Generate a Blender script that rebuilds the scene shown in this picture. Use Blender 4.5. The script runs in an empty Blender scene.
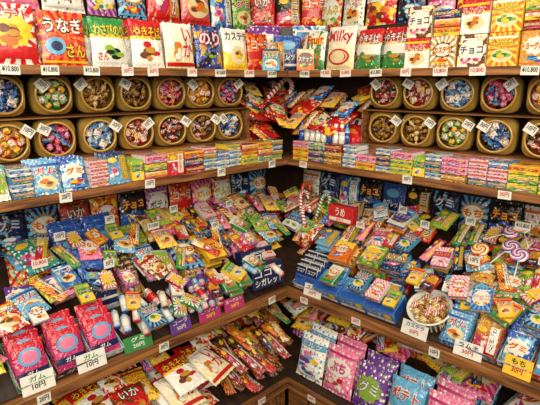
import bpy, math, random
import numpy as np
from mathutils import Matrix, Vector
R=random.Random(11)
T=Matrix.Translation
def Rx(a): return Matrix.Rotation(math.radians(a),4,'X')
def Ry(a): return Matrix.Rotation(math.radians(a),4,'Y')
def Rz(a): return Matrix.Rotation(math.radians(a),4,'Z')
scene=bpy.context.scene
COL=scene.collection
PAL=dict(red='BC181C',yellow='E8BC2C',orange='D8661C',green='2F803C',blue='2450A0',navy='161F4A',sky='5A9EC4',pink='DA7496',
 purple='66388A',white='E0DCD0',black='15130F',brown='63341A',cream='DECB9A',teal='22807E',gold='B8882E',lime='86A834',magenta='B02C68',tan='B08450')
NICE=dict(sky='light blue',lime='lime green')
def lin(h):
    if isinstance(h,str) and h in PAL: h=PAL[h]
    v=[int(h[i:i+2],16)/255 for i in (0,2,4)]
    return tuple([(c/12.92 if c<=.04045 else ((c+.055)/1.055)**2.4) for c in v]+[1])
# ---------------- node helpers
class G:
    def __init__(s,name):
        s.m=bpy.data.materials.new(name); s.m.use_nodes=True; s.nt=s.m.node_tree
        s.b=s.nt.nodes['Principled BSDF']
    def n(s,t,**k):
        x=s.nt.nodes.new(t)
        for a,v in k.items(): setattr(x,a,v)
        return x
    def put(s,sock,v):
        if isinstance(v,bpy.types.NodeSocket): s.nt.links.new(v,sock)
        else: sock.default_value=v
    def M(s,op,a,b=0.0,c=0.0):
        x=s.n('ShaderNodeMath',operation=op); s.put(x.inputs[0],a); s.put(x.inputs[1],b); s.put(x.inputs[2],c); return x.outputs[0]
    def mix(s,f,a,b):
        x=s.n('ShaderNodeMix',data_type='RGBA'); s.put(x.inputs[0],f); s.put(x.inputs[6],a); s.put(x.inputs[7],b); return x.outputs[2]
    def base(s,c): s.put(s.b.inputs['Base Color'],c)
    def set(s,**k):
        for a,v in k.items(): s.put(s.b.inputs[a.replace('_',' ')],v)
FL={}
def flat(c,rough=.35,metal=0):
    k=(c,rough,metal)
    if k not in FL:
        g=G('print_'+str(c)); tc=g.n('ShaderNodeTexCoord'); nz=g.n('ShaderNodeTexNoise'); g.put(nz.inputs['Vector'],tc.outputs['Object']); nz.inputs['Scale'].default_value=60
        l=lin(c); d=tuple([x*.7 for x in l[:3]]+[1])
        g.base(g.mix(nz.outputs[0],d,l)); g.set(Roughness=rough,Metallic=metal,Coat_Weight=.25,Coat_Roughness=.12)
        bp=g.n('ShaderNodeBump'); bp.inputs['Strength'].default_value=.35; bp.inputs['Distance'].default_value=.004; g.put(bp.inputs['Height'],nz.outputs[0]); g.put(g.b.inputs['Normal'],bp.outputs[0])
        FL[k]=g.m
    return FL[k]
PM={}
def pack(c1,c2,c3,style,seed=0,conf=.5,rough=.3):
    k=(c1,c2,c3,style,seed,conf)
    if k in PM: return PM[k]
    g=G('printed_film'); uv=g.n('ShaderNodeTexCoord').outputs['UV']; sp=g.n('ShaderNodeSeparateXYZ'); g.put(sp.inputs[0],uv)
    x,y=sp.outputs[0],sp.outputs[1]; A,B,C=lin(c1),lin(c2),lin(c3)
    if style==0:
        an=g.M('ARCTAN2',g.M('SUBTRACT',y,.55),g.M('SUBTRACT',x,.5)); f=g.M('GREATER_THAN',g.M('FRACT',g.M('MULTIPLY',an,16/6.283)),.5); base=g.mix(f,A,B)
    elif style==1: base=g.mix(g.M('SMOOTH_MIN',g.M('POWER',y,1.6),1,.1),B,A)
    elif style==2:
        f=g.M('GREATER_THAN',g.M('FRACT',g.M('MULTIPLY',g.M('ADD',x,g.M('MULTIPLY',y,1.2)),5)),.55); base=g.mix(f,A,B)
    elif style==3:
        v=g.n('ShaderNodeTexVoronoi'); g.put(v.inputs['Vector'],uv); v.inputs['Scale'].default_value=8; v.inputs['Randomness'].default_value=.35
        base=g.mix(g.M('LESS_THAN',v.outputs[0],.3),A,B)
    elif style==4:
        nz=g.n('ShaderNodeTexNoise'); nz.noise_dimensions='4D'; g.put(nz.inputs['Vector'],uv); nz.inputs['W'].default_value=seed; nz.inputs['Scale'].default_value=3.2
        base=g.mix(g.M('GREATER_THAN',nz.outputs[0],.5),A,B); base=g.mix(g.M('GREATER_THAN',nz.outputs[0],.6),base,C)
    elif style==5:
        f=g.M('GREATER_THAN',y,.62); base=g.mix(f,B,A); base=g.mix(g.M('GREATER_THAN',g.M('PINGPONG',g.M('ADD',y,-.62),1),.03),C,base)
    else: base=g.mix(g.M('GREATER_THAN',g.M('ADD',y,g.M('MULTIPLY',g.M('SINE',g.M('MULTIPLY',x,9)),.06)),.45),B,A)
    if conf>0:
        v=g.n('ShaderNodeTexVoronoi'); v.voronoi_dimensions='4D'; g.put(v.inputs['Vector'],uv); v.inputs['W'].default_value=seed*1.7; v.inputs['Scale'].default_value=11
        nz=g.n('ShaderNodeTexNoise'); nz.noise_dimensions='4D'; g.put(nz.inputs['Vector'],uv); nz.inputs['W'].default_value=seed+5; nz.inputs['Scale'].default_value=2.6
        f=g.M('MULTIPLY',g.M('LESS_THAN',v.outputs[0],.36),g.M('GREATER_THAN',nz.outputs[0],1-conf*.95))
        s2=g.n('ShaderNodeSeparateColor'); g.put(s2.inputs[0],v.outputs['Color'])
        cc=g.mix(g.M('GREATER_THAN',s2.outputs[0],.5),C,g.mix(g.M('GREATER_THAN',s2.outputs[1],.5),lin('white'),lin('brown')))
        base=g.mix(f,base,cc)
    g.base(base); g.set(Roughness=rough,Coat_Weight=.45,Coat_Roughness=.1)
    nb=g.n('ShaderNodeTexNoise'); g.put(nb.inputs['Vector'],uv); nb.inputs['Scale'].default_value=6; nb.inputs['Distortion'].default_value=1.2; bp=g.n('ShaderNodeBump'); bp.inputs['Strength'].default_value=.6; bp.inputs['Distance'].default_value=.014
    g.put(bp.inputs['Height'],nb.outputs[0]); g.put(g.b.inputs['Normal'],bp.outputs[0]); g.put(g.b.inputs['Coat Normal'],bp.outputs[0])
    PM[k]=g.m; return g.m
def wood(name,c1,c2,scale=(1,12,12)):
    g=G(name); tc=g.n('ShaderNodeTexCoord'); mp=g.n('ShaderNodeMapping'); g.put(mp.inputs[0],tc.outputs['Object']); mp.inputs['Scale'].default_value=scale
    nz=g.n('ShaderNodeTexNoise'); g.put(nz.inputs['Vector'],mp.outputs[0]); nz.inputs['Scale'].default_value=5; nz.inputs['Detail'].default_value=8; nz.inputs['Distortion'].default_value=.6
    r=g.n('ShaderNodeMapRange'); g.put(r.inputs[0],nz.outputs[0]); r.inputs[1].default_value=.35; r.inputs[2].default_value=.68
    g.base(g.mix(r.outputs[0],lin(c1),lin(c2))); g.set(Roughness=.5); return g.m
WOODR=wood('shelf_wood_x','4A2814','9A6430',(1,14,14)); WOODL=wood('shelf_wood_y','4A2814','9A6430',(14,1,14))
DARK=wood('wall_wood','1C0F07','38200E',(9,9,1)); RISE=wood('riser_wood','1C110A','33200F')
# ---------------- mesh builder
class MB:
    def __init__(s): s.v=[];s.f=[];s.mi=[];s.uv=[];s.sm=[];s.mats=[]
    def mat(s,m):
        if m not in s.mats: s.mats.append(m)
        return s.mats.index(m)
    def face(s,idx,mi,uvs,sm): s.f.append(idx);s.mi.append(mi);s.uv.append(uvs);s.sm.append(sm)
    def merge(s,o,fn):
        b=len(s.v); s.v+=[fn(p) for p in o.v]
        for f,m,u,sm in zip(o.f,o.mi,o.uv,o.sm): s.face([b+i for i in f],s.mat(o.mats[m]),u,sm)
    def grid(s,fn,nu,nv,m,us=None,vs=None,flip=False,sm=True):
        mi=s.mat(m); b=len(s.v); us=us or [i/nu for i in range(nu+1)]; vs=vs or [i/nv for i in range(nv+1)]; nu=len(us)-1;nv=len(vs)-1
        for v in vs:
            for u in us: s.v.append(fn(u,v))
        for j in range(nv):
            for i in range(nu):
                q=[b+j*(nu+1)+i,b+j*(nu+1)+i+1,b+(j+1)*(nu+1)+i+1,b+(j+1)*(nu+1)+i]; t=[(us[i],vs[j]),(us[i+1],vs[j]),(us[i+1],vs[j+1]),(us[i],vs[j+1])]
                if flip: q.reverse(); t.reverse()
                s.face(q,mi,t,sm)
    def box(s,cx,cy,cz,w,d,h,m,bev=0.0):
        mi=s.mat(m); e=min(bev,w*.3,d*.3,h*.3)
        X,Y,Z=w/2,d/2,h/2
        if e<=0:
            b=len(s.v)
            for sx in(-1,1):
                for sy in(-1,1):
                    for sz in(-1,1): s.v.append((cx+sx*X,cy+sy*Y,cz+sz*Z))
            for q in((0,1,3,2),(4,6,7,5),(0,4,5,1),(2,3,7,6),(0,2,6,4),(1,5,7,3)):
                s.face([b+i for i in q],mi,s._buv([b+i for i in q],cx,cy,cz,w,d,h),False)
            return
        import bmesh
        bm=bmesh.new(); bmesh.ops.create_cube(bm,size=1)
        for v in bm.verts: v.co=Vector((v.co.x*w,v.co.y*d,v.co.z*h))
        bmesh.ops.bevel(bm,geom=list(bm.edges),offset=e,segments=1,affect='EDGES')
        bm.verts.index_update(); b=len(s.v)
        for v in bm.verts: s.v.append((v.co.x+cx,v.co.y+cy,v.co.z+cz))
        for f in bm.faces:
            q=[b+v.index for v in f.verts]; s.face(q,mi,s._buv(q,cx,cy,cz,w,d,h),False)
        bm.free()
    def _buv(s,q,cx,cy,cz,w,d,h):
        P=[Vector(s.v[i]) for i in q]; n=(P[1]-P[0]).cross(P[2]-P[0]); a=[abs(n.x),abs(n.y),abs(n.z)]; k=a.index(max(a)); o=[]
        for p in P:
            x=(p.x-cx)/w+.5;y=(p.y-cy)/d+.5;z=(p.z-cz)/h+.5
            o.append((y,z) if k==0 else ((x,z) if k==1 else (x,y)))
        return o
    def rev(s,prof,seg,m,axis='z',off=(0,0,0),sq=None,sm=True):
        mi=s.mat(m); b=len(s.v); n=len(prof)
        for j,(r,h) in enumerate(prof):
            for i in range(seg):
                t=2*math.pi*i/seg; c,sn=math.cos(t),math.sin(t); k=1.0
                if sq and sq[j]>0: k=1/((abs(c)**(2+sq[j])+abs(sn)**(2+sq[j]))**(1/(2+sq[j])))
                x,y=r*c*k,r*sn*k
                p={'z':(x,y,h),'y':(x,h,-y),'x':(h,x,y)}[axis]
                s.v.append((p[0]+off[0],p[1]+off[1],p[2]+off[2]))
        for j in range(n-1):
            for i in range(seg):
                i2=(i+1)%seg; q=[b+j*seg+i,b+j*seg+i2,b+(j+1)*seg+i2,b+(j+1)*seg+i]
                s.face(q,mi,[(i/seg,j/(n-1)),((i+1)/seg,j/(n-1)),((i+1)/seg,(j+1)/(n-1)),(i/seg,(j+1)/(n-1))],sm)
    def build(s,name):
        me=bpy.data.meshes.new(name); me.from_pydata(s.v,[],s.f); ul=me.uv_layers.new(name='UVMap')
        me.polygons.foreach_set('material_index',s.mi); me.polygons.foreach_set('use_smooth',s.sm)
        fl=[]
        for u in s.uv:
            for a in u: fl+=[a[0],a[1]]
        ul.data.foreach_set('uv',fl)
        for m in s.mats: me.materials.append(m)
        me.update(); return me
TX={}
def rawtext(t,off):
    k=(t,off)
    if k in TX: return TX[k]
    cu=bpy.data.curves.new('t','FONT'); cu.body=t; cu.resolution_u=2; cu.offset=off; cu.align_x='CENTER'; cu.space_line=.85
    o=bpy.data.objects.new('t',cu); COL.objects.link(o); dg=bpy.context.evaluated_depsgraph_get(); dg.update()
    me=bpy.data.meshes.new_from_object(o.evaluated_get(dg))
    vs=[(v.co.x,v.co.y) for v in me.vertices]; fs=[list(p.vertices) for p in me.polygons]
    bpy.data.objects.remove(o); bpy.data.curves.remove(cu); bpy.data.meshes.remove(me)
    TX[k]=(vs,fs); return TX[k]
def surf_prints(mb,prints,w,h,fy,z0=0,eps=.0012):
    lay=0
    for p in prints:
        k=p[0]; lay+=1; e=eps+lay*.00022
        def P(u,v): 
            x=(u-.5)*w; z=v*h
            return (x,fy(x,z)-e,z+z0)
        if k=='rect':
            _,a,b,c,d,col=p; mb.grid(lambda u,v:P(a+(c-a)*u,b+(d-b)*v),8,5,flat(col))
        elif k in('ell','star'):
            _,cx,cy,rx,ry,col=p; n=20
            mi=mb.mat(flat(col)); b=len(mb.v); mb.v.append(P(cx,cy)); rings=3
            for r in range(1,rings+1):
                for i in range(n):
                    t=2*math.pi*i/n; q=r/rings*(1 if (k=='ell' or i%2 or r<rings) else .78)
                    mb.v.append(P(cx+rx*q*math.cos(t),cy+ry*q*math.sin(t)))
            for i in range(n): mb.face([b,b+1+i,b+1+(i+1)%n],mi,[(.5,.5)]*3,True)
            for r in range(rings-1):
                for i in range(n):
                    o=b+1+r*n; mb.face([o+i,o+n+i,o+n+(i+1)%n,o+(i+1)%n],mi,[(.5,.5)]*4,True)
        elif k=='food':
            _,cx,cy,rx,ry,cols,sd=p; rr=random.Random(sd)
            sub=[]
            for i in range(9):
                a=rr.random()*6.28; q=rr.random()*.75
                sub.append(('ell',cx+rx*q*math.cos(a),cy+ry*q*math.sin(a),rx*rr.uniform(.22,.4),ry*rr.uniform(.22,.36),cols[i%len(cols)]))
            surf_prints(mb,sub,w,h,fy,z0,e)
        elif k=='text':
            _,t,a,b,c,d,col,oc=p
            bv,_x=rawtext(t,0.02)
            if not bv: continue
            x0=min(q[0] for q in bv);x1=max(q[0] for q in bv);y0=min(q[1] for q in bv);y1=max(q[1] for q in bv)
            for off,cc,ee in ((.075,oc,0),(.02,col,.0007)):
                if cc is None: continue
                vs,fs=rawtext(t,off); mi=mb.mat(flat(cc)); bb=len(mb.v)
                for (X,Y) in vs:
                    q=P(a+(c-a)*(X-x0)/(x1-x0+1e-6),b+(d-b)*(Y-y0)/(y1-y0+1e-6)); mb.v.append((q[0],q[1]-ee,q[2]))
                for f in fs: mb.face([bb+i for i in f],mi,[(.5,.5)]*len(f),False)
# ---------------- product designs
class D: pass
def mk(me,name,cat,w,h,t,lab,parts=(),kind='box',main='body'):
    d=D(); d.me=me; d.name=name; d.cat=cat; d.w=w; d.h=h; d.t=t; d.lab=lab; d.parts=list(parts); d.kind=kind; d.main=main; return d
def cn(c): return NICE.get(c,c)
def bag(w,h,t,c1,c2,c3,style,prints,seed=0,conf=.6,name='snack_bag',noun='snack bag'):
    mb=MB(); m=pack(c1,c2,c3,style,seed,conf,.28); rr=random.Random(seed); ph=[rr.random()*6 for _ in range(4)]
    def Tk(x,z):
        X=min(1,abs(2*x/w)); Z=abs(2*z/h-1); e=.9
        if Z>=e: return .0008
        k=((1-X**2.6)**.6)*((1-(Z/e)**3.2)**.55)
        wr=1+.16*math.sin(9*x/w*2+ph[0]+3*z/h)*X+.12*math.sin(14*z/h+ph[1])*(X*.8+.2)
        return .0008+t/2*k*wr
    us=[.5-.5*math.cos(math.pi*i/12) for i in range(13)]; vs=[0,.05,.07,.1,.15,.22,.32,.44,.56,.68,.78,.85,.9,.93,.95,1]
    def pos(u,v,sg):
        x=(u-.5)*w; z=v*h; px=x*(1-.05*math.sin(math.pi*v))
        zz=z
        if v in(0,1): zz+=.0012*(1 if int(u*12+.5)%2 else -1)
        return (px,sg*Tk(x,z),zz)
    mb.grid(lambda u,v:pos(u,v,-1),0,0,m,us,vs); mb.grid(lambda u,v:pos(u,v,1),0,0,m,us,vs,flip=True)
    surf_prints(mb,prints,w*.94,h,lambda x,z:-Tk(x/.97,z),eps=.0016)
    return mk(mb.build(name),name,noun,w,h,t,f"{cn(c1)} and {cn(c2)} printed {noun}",kind='bag')
def carton(w,h,t,c1,c2,c3,style,prints,seed=0,conf=.3,name='candy_box',noun='candy box',top=None):
    mb=MB(); m=pack(c1,c2,c3,style,seed,conf,.4)
    mb.box(0,0,h/2,w,t,h,m,.0012)
    s=flat(c2)
    if top is None: mb.box(0,-t*.05,h+.0003,w*.93,t*.8,.0006,flat(c1))
    else:
        o=MB(); surf_prints(o,top,w*.97,t*.97,lambda x,z:0,eps=.0002); mb.merge(o,lambda p:(p[0],-t*.485+p[2],h-p[1]))
    mb.box(w/2+.0002,0,h*.5,.0005,t*.8,h*.86,s); mb.box(-w/2-.0002,0,h*.5,.0005,t*.8,h*.86,s)
    surf_prints(mb,prints,w*.97,h,lambda x,z:-t/2,eps=.0003)
    return mk(mb.build(name),name,noun,w,h,t,f"{cn(c1)} and {cn(c2)} printed {noun}",kind='flat' if top else 'box')
def layout(word,c2,c3,L,seed):
    tc=[('white','red'),('yellow','red'),('red','white'),('white','navy'),('navy','white'),('yellow','green')][seed%6]
    v='\n'.join(word)
    fc=[('gold','brown','orange'),('red','orange','yellow'),('pink','white','magenta'),('lime','green','yellow'),('sky','white','blue')][seed%5]
    if L==0: return [('rect',0,.83,1,.9,c3),('text',word,.08,.58,.92,.8,*tc),('ell',.5,.33,.38,.2,'cream'),('food',.5,.33,.36,.18,fc,seed)]
    if L==1: return [('star',.5,.58,.46,.28,c3),('ell',.5,.58,.36,.2,'white'),('text',word,.16,.48,.84,.68,'red','yellow'),('food',.5,.22,.4,.12,fc,seed),('rect',0,.07,1,.11,c2)]
    if L==2: return [('rect',.62,.1,.95,.9,c3),('text',v,.67,.14,.9,.86,*tc),('food',.32,.35,.3,.24,fc,seed),('ell',.3,.76,.2,.09,'yellow')]
    if L==3: return [('ell',.5,.5,.47,.36,c3),('text',word,.08,.42,.92,.66,*tc),('food',.28,.24,.25,.13,fc,seed),('food',.74,.26,.22,.12,fc,seed+3),('rect',.1,.84,.9,.89,'white')]
    return [('rect',0,.45,1,.75,c3),('text',word,.08,.49,.92,.71,*tc),('food',.5,.25,.38,.15,fc,seed),('star',.8,.82,.14,.08,'yellow')]
WORDS=['やきそば','ラムネ','タブレット','ヨーグルト','いか','うめ','グミ','ガム','チョコ','のり','もち','ソーダ','コーラ','カステラ','ミルク','きなこ','ポテト','スナック']
def auto(fn,w,h,t,cols,seed,L=None,word=None,flatbox=False,**k):
    rr=random.Random(seed); c1,c2,c3=cols; st=rr.choice([0,1,2,3,4,5,6]); wd=word or rr.choice(WORDS)
    if flatbox: k['top']=layout(wd,c2,c3,(0,1,3,4)[seed%4],seed)
    return fn(w,h,t,c1,c2,c3,st,layout(wd,c2,c3,rr.randrange(5) if L is None else L,seed),seed,**k)
TRI=[('red','yellow','white'),('blue','sky','white'),('green','lime','yellow'),('orange','yellow','red'),('pink','white','magenta'),('white','red','yellow'),
 ('purple','pink','white'),('navy','sky','gold'),('teal','white','lime'),('yellow','orange','red'),('sky','white','blue'),('brown','gold','cream'),
 ('black','red','gold'),('lime','yellow','green'),('magenta','pink','yellow'),('cream','orange','brown'),('white','green','orange'),('gold','red','white'),('brown','red','cream'),('navy','black','sky'),('cream','brown','red'),('tan','green','white')]
NT=len(TRI)
SB=[auto(bag,.08,.102,.016,TRI[i],100+i,i%5,name='candy_packet',noun='candy packet') for i in range(NT)]
MBG=[auto(bag,.115,.15,.03,TRI[(i*5+2)%18],200+i,i%5) for i in range(14)]
BB=[auto(bag,.15,.2,.045,TRI[i],300+i,l,name='large_snack_bag',noun='large snack bag') for i,l in ((5,0),(4,1),(10,3),(0,4),(2,0),(6,1),(16,3),(12,2),(14,4),(8,1))]
STK=[auto(bag,.036,.118,.017,TRI[(i*7)%NT],400+i,2,name='stick_snack_bag',noun='stick snack bag') for i in range(10)]
DSTK=[auto(bag,.042,.15,.02,t,440+i,2,name='stick_snack_bag',noun='stick snack bag') for i,t in enumerate([('brown','orange','gold'),('black','red','orange'),('red','brown','white'),('orange','brown','yellow'),('black','brown','gold')])]
FB=[auto(carton,.085,.026,.1,TRI[i],500+i,4,flatbox=True,name='flat_candy_box') for i in range(14)]
FB2=[auto(carton,.06,.02,.09,TRI[(i*3+1)%18],540+i,4,flatbox=True,name='flat_candy_box') for i in range(10)]
UB=[auto(carton,.07,.085,.03,TRI[(i*5)%18],600+i,i%5) for i in range(12)]
MINI=[auto(carton,.045,.07,.014,TRI[(i*7+3)%18],700+i,i%5,name='gum_box',noun='gum box') for i in range(10)]
TOPB=[auto(carton,.088,.1,.06,t,800+i,l,word=wd) for i,(t,l,wd) in enumerate([(('red','white','yellow'),0,'いか'),(('white','gold','brown'),1,'カステラ'),(('brown','cream','white'),3,'チョコ'),(('orange','yellow','white'),0,'ヨーグルト'),(('gold','orange','white'),1,'ヨーグルト'),(('sky','white','red'),3,'ラムネ'),(('blue','white','yellow'),0,'ソーダ'),(('white','red','red'),4,'ミルク')])]
def P_(fn,w,h,t,c,st,pr,seed,**k): return fn(w,h,t,c[0],c[1],c[2],st,pr,seed,**k)
top1=P_(bag,.14,.17,.035,('white','red','yellow'),0,[('rect',0,.1,1,.3,'red'),('star',.5,.55,.45,.3,'yellow'),('food',.5,.5,.36,.2,('gold','orange','brown'),3),('text','ポテト',.1,.72,.9,.9,'red','white')],1)
top2=P_(bag,.14,.16,.03,('red','orange','yellow'),0,[('text','うなぎ',.06,.6,.94,.88,'white','black'),('text','さん',.5,.16,.94,.4,'yellow','black'),('ell',.28,.36,.22,.16,'sky'),('ell',.3,.36,.13,.09,'navy'),('rect',0,.06,1,.1,'yellow')],2,conf=.1)
top3=P_(bag,.125,.155,.03,('green','white','yellow'),5,[('rect',0,.1,1,.5,'white'),('text','わさびのり',.06,.62,.94,.86,'yellow','green'),('food',.5,.3,.4,.18,('green','black','lime'),4),('text','さん',.1,.14,.4,.3,'red','white')],3,conf=0)
top4=P_(bag,.125,.16,.03,('red','white','yellow'),5,[('text','やきそば',.06,.6,.94,.86,'yellow','black'),('food',.5,.34,.42,.2,('brown','gold','red'),5)],4,conf=.1)
top5=P_(bag,.125,.16,.03,('white','cream','red'),1,[('text','い\nか',.56,.25,.92,.88,'red','white'),('food',.3,.4,.25,.28,('orange','gold','white'),6),('rect',0,.06,1,.14,'red')],5,conf=0)
top6=P_(bag,.125,.16,.03,('navy','blue','gold'),4,[('text','のり',.1,.55,.9,.85,'white','red'),('food',.5,.3,.35,.16,('green','black','lime'),7)],6)
top7=P_(bag,.125,.16,.04,('white','yellow','black'),6,[('text','カステラ',.05,.7,.95,.9,'black','white'),('ell',.5,.35,.3,.22,'cream'),('food',.5,.33,.25,.14,('gold','brown','yellow'),8)],7,conf=0)
fruit=P_(bag,.1,.16,.03,('white','green','red'),4,[('text','Fruit',.06,.66,.94,.88,'red','yellow'),('food',.5,.34,.4,.24,('red','orange','lime','purple'),9)],8)
milky=P_(bag,.14,.17,.035,('white','cream','red'),1,[('text','Milky',.05,.58,.95,.9,'red','white'),('ell',.5,.3,.4,.18,'red'),('ell',.5,.3,.34,.14,'cream')],9,conf=0)
yaki=P_(bag,.11,.15,.03,('red','green','yellow'),5,[('rect',0,.36,1,.6,'white'),('text','やきそば',.05,.62,.95,.86,'white','black'),('food',.5,.3,.4,.16,('brown','gold','green'),10)],10)
fan=P_(bag,.15,.19,.05,('red','red','orange'),1,[('text','Fan',.1,.5,.9,.8,'white','black'),('food',.5,.25,.4,.14,('orange','gold'),11)],11,conf=.1)
org=P_(bag,.12,.15,.035,('orange','red','yellow'),4,[('rect',0,.3,1,.5,'red'),('text','コーラ',.1,.55,.9,.8,'white','red')],12)
redb=P_(bag,.12,.15,.03,('red','brown','orange'),4,[('food',.5,.35,.35,.2,('orange','gold','red'),12),('text','いか',.2,.6,.8,.85,'white','black')],22)
blueB=P_(bag,.12,.15,.02,('blue','navy','white'),1,[('text','タブレット',.06,.3,.94,.52,'white','navy'),('ell',.5,.72,.3,.13,'sky'),('rect',0,.14,1,.2,'white')],13,conf=.1)
redp=P_(bag,.095,.12,.018,('red','magenta','sky'),1,[('ell',.5,.62,.36,.22,'sky'),('ell',.5,.62,.26,.15,'pink'),('rect',0,.14,1,.3,'navy'),('text','ガム',.3,.16,.7,.28,'white',None)],14,conf=.1,name='gum_packet',noun='gum packet')
dark1=P_(bag,.12,.15,.03,('navy','black','sky'),4,[('text','グミ',.15,.6,.85,.85,'white','blue'),('food',.5,.35,.35,.18,('sky','purple','white'),12)],19)
dark2=P_(bag,.12,.15,.03,('black','blue','white'),6,[('text','チョコ',.1,.55,.9,.78,'yellow','red'),('food',.5,.3,.35,.16,('brown','gold','white'),13)],20)
pinkb=P_(bag,.14,.19,.045,('pink','white','magenta'),3,[('ell',.5,.6,.42,.18,'white'),('text','ぷち',.24,.5,.76,.7,'magenta','pink'),('food',.5,.26,.42,.16,('cream','white','magenta','red'),21),('rect',0,.84,1,.89,'magenta')],31,name='large_snack_bag',noun='large snack bag')
whiteb=P_(bag,.14,.19,.045,('white','sky','pink'),3,[('rect',0,.72,1,.86,'sky'),('text','ミルク',.12,.73,.88,.85,'white','blue'),('food',.5,.5,.42,.16,('pink','sky','yellow','purple'),22),('food',.5,.24,.42,.14,('blue','pink','lime','white'),25)],32,conf=.9,name='large_snack_bag',noun='large snack bag')
purpb=P_(bag,.14,.18,.045,('purple','white','lime'),3,[('star',.5,.5,.44,.3,'lime'),('text','グミ',.2,.4,.8,.65,'white','purple')],33,name='large_snack_bag',noun='large snack bag')
ylwb=P_(bag,.14,.18,.045,('sky','yellow','red'),6,[('text','ポテト',.1,.62,.9,.85,'red','white'),('food',.5,.34,.42,.2,('gold','yellow','orange'),23)],34,name='large_snack_bag',noun='large snack bag')
cocoa=P_(carton,.165,.1,.05,('navy','navy','white'),1,[('rect',.02,.04,.98,.96,'navy'),('text',"ORION'S",.25,.8,.75,.92,'white',None),('text','ココア',.04,.46,.96,.76,'white',None),('text','シガレット',.04,.1,.96,.4,'white',None)],15,conf=0)
cocoaw=P_(carton,.055,.085,.02,('white','blue','navy'),5,[('rect',0,.55,1,.98,'navy'),('text','ココア',.1,.66,.9,.85,'white',None),('text','シガレット',.08,.3,.92,.46,'navy',None)],16,conf=0,name='candy_stick_box')
bluebx=P_(carton,.12,.055,.1,('sky','blue','white'),1,[('rect',.02,.1,.98,.35,'white'),('text','ソーダ',.1,.45,.6,.88,'white','blue'),('ell',.8,.65,.14,.25,'yellow'),('text','ラムネ',.3,.14,.7,.3,'blue',None)],17,conf=.1,top=[('rect',.04,.1,.96,.3,'blue'),('text','ソーダ',.1,.4,.6,.85,'white','blue'),('food',.78,.6,.18,.26,('red','yellow','white'),5)])
redbx=P_(carton,.13,.075,.04,('red','red','white'),1,[('rect',.05,.1,.95,.3,'white'),('text','うめ',.3,.4,.7,.88,'white',None),('text','あたり',.35,.13,.65,.27,'red',None)],18,conf=0)
def roll(c1,c2,c3,seed,L=.072,r=.0125):
    mb=MB(); m=pack(c1,c2,c3,2,seed,.2); e=flat(c3)
    mb.rev([(0,0),(r*.7,.0),(r*.75,.003),(r*.55,.005)],14,e); mb.rev([(r*.55,.005),(r,.008),(r,L*.3)],14,m); mb.rev([(r*1.01,L*.3),(r*1.01,L*.68)],14,flat(c1)); mb.rev([(r,L*.68),(r,L-.008),(r*.55,L-.005)],14,m)
    mb.rev([(r*.55,L-.005),(r*.75,L-.003),(r*.7,L),(0,L)],14,e)
    return mk(mb.build('candy_roll'),'candy_roll','candy roll',2*r,L,2*r,f"{cn(c1)} and {cn(c2)} wrapped candy roll",kind='roll')
ROLL=[roll('white','sky','blue',1),roll('white','pink','red',2),roll('sky','white','blue',3),roll('purple','white','pink',4),roll('white','gold','brown',5),roll('red','white','white',6)]
def wcandy(c1,c2,seed,r=.0125):
    mb=MB(); m=pack(c1,c2,'gold',4 if seed%2 else 2,seed,.2,.2)
    pr=[(r*.75,-r*2.3),(r*.55,-r*1.9),(r*.2,-r*1.35),(r*.7,-r*1.0),(r*.97,-r*.4),(r*.97,r*.4),(r*.7,r*1.0),(r*.2,r*1.35),(r*.55,r*1.9),(r*.75,r*2.3)]
    mb.rev(pr,12,m,'x',(0,0,r))
    return mk(mb.build('wrapped_candy'),'wrapped_candy','candy',4.4*r,2*r,2*r,f"{cn(c1)} and {cn(c2)} twist-wrapped candy",kind='ball')
def ball(c1,c2,seed,r=.014):
    mb=MB(); m=pack(c1,c2,'cream',4,seed,.2,.15); pr=[(r*math.sin(math.pi*i/8)+1e-5,r-r*math.cos(math.pi*i/8)) for i in range(9)]
    mb.rev(pr,12,m); mb.rev([(r*1.01,r*.93),(r*1.05,r),(r*1.01,r*1.07)],12,flat(c2))
    return mk(mb.build('ball_candy'),'ball_candy','candy',2*r,2*r,2*r,f"round {cn(c1)} {cn(c2)} ball candy",kind='ball')
def chip(c1,c2,seed):
    return auto(bag,.034,.04,.013,(c1,c2,'white'),seed,1,name='mini_candy_packet',noun='mini candy packet',conf=.3)
CAN=[wcandy('blue','sky',1),wcandy('red','white',2),ball('orange','yellow',3),wcandy('gold','brown',4),ball('purple','pink',5),wcandy('sky','white',6),ball('green','lime',7),wcandy('red','yellow',8),ball('blue','navy',9),wcandy('pink','red',10),ball('red','brown',11),wcandy('cream','gold',12),ball('brown','gold',13),ball('black','brown',14),chip('blue','white',851),chip('red','yellow',852),chip('green','white',853)]
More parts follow.
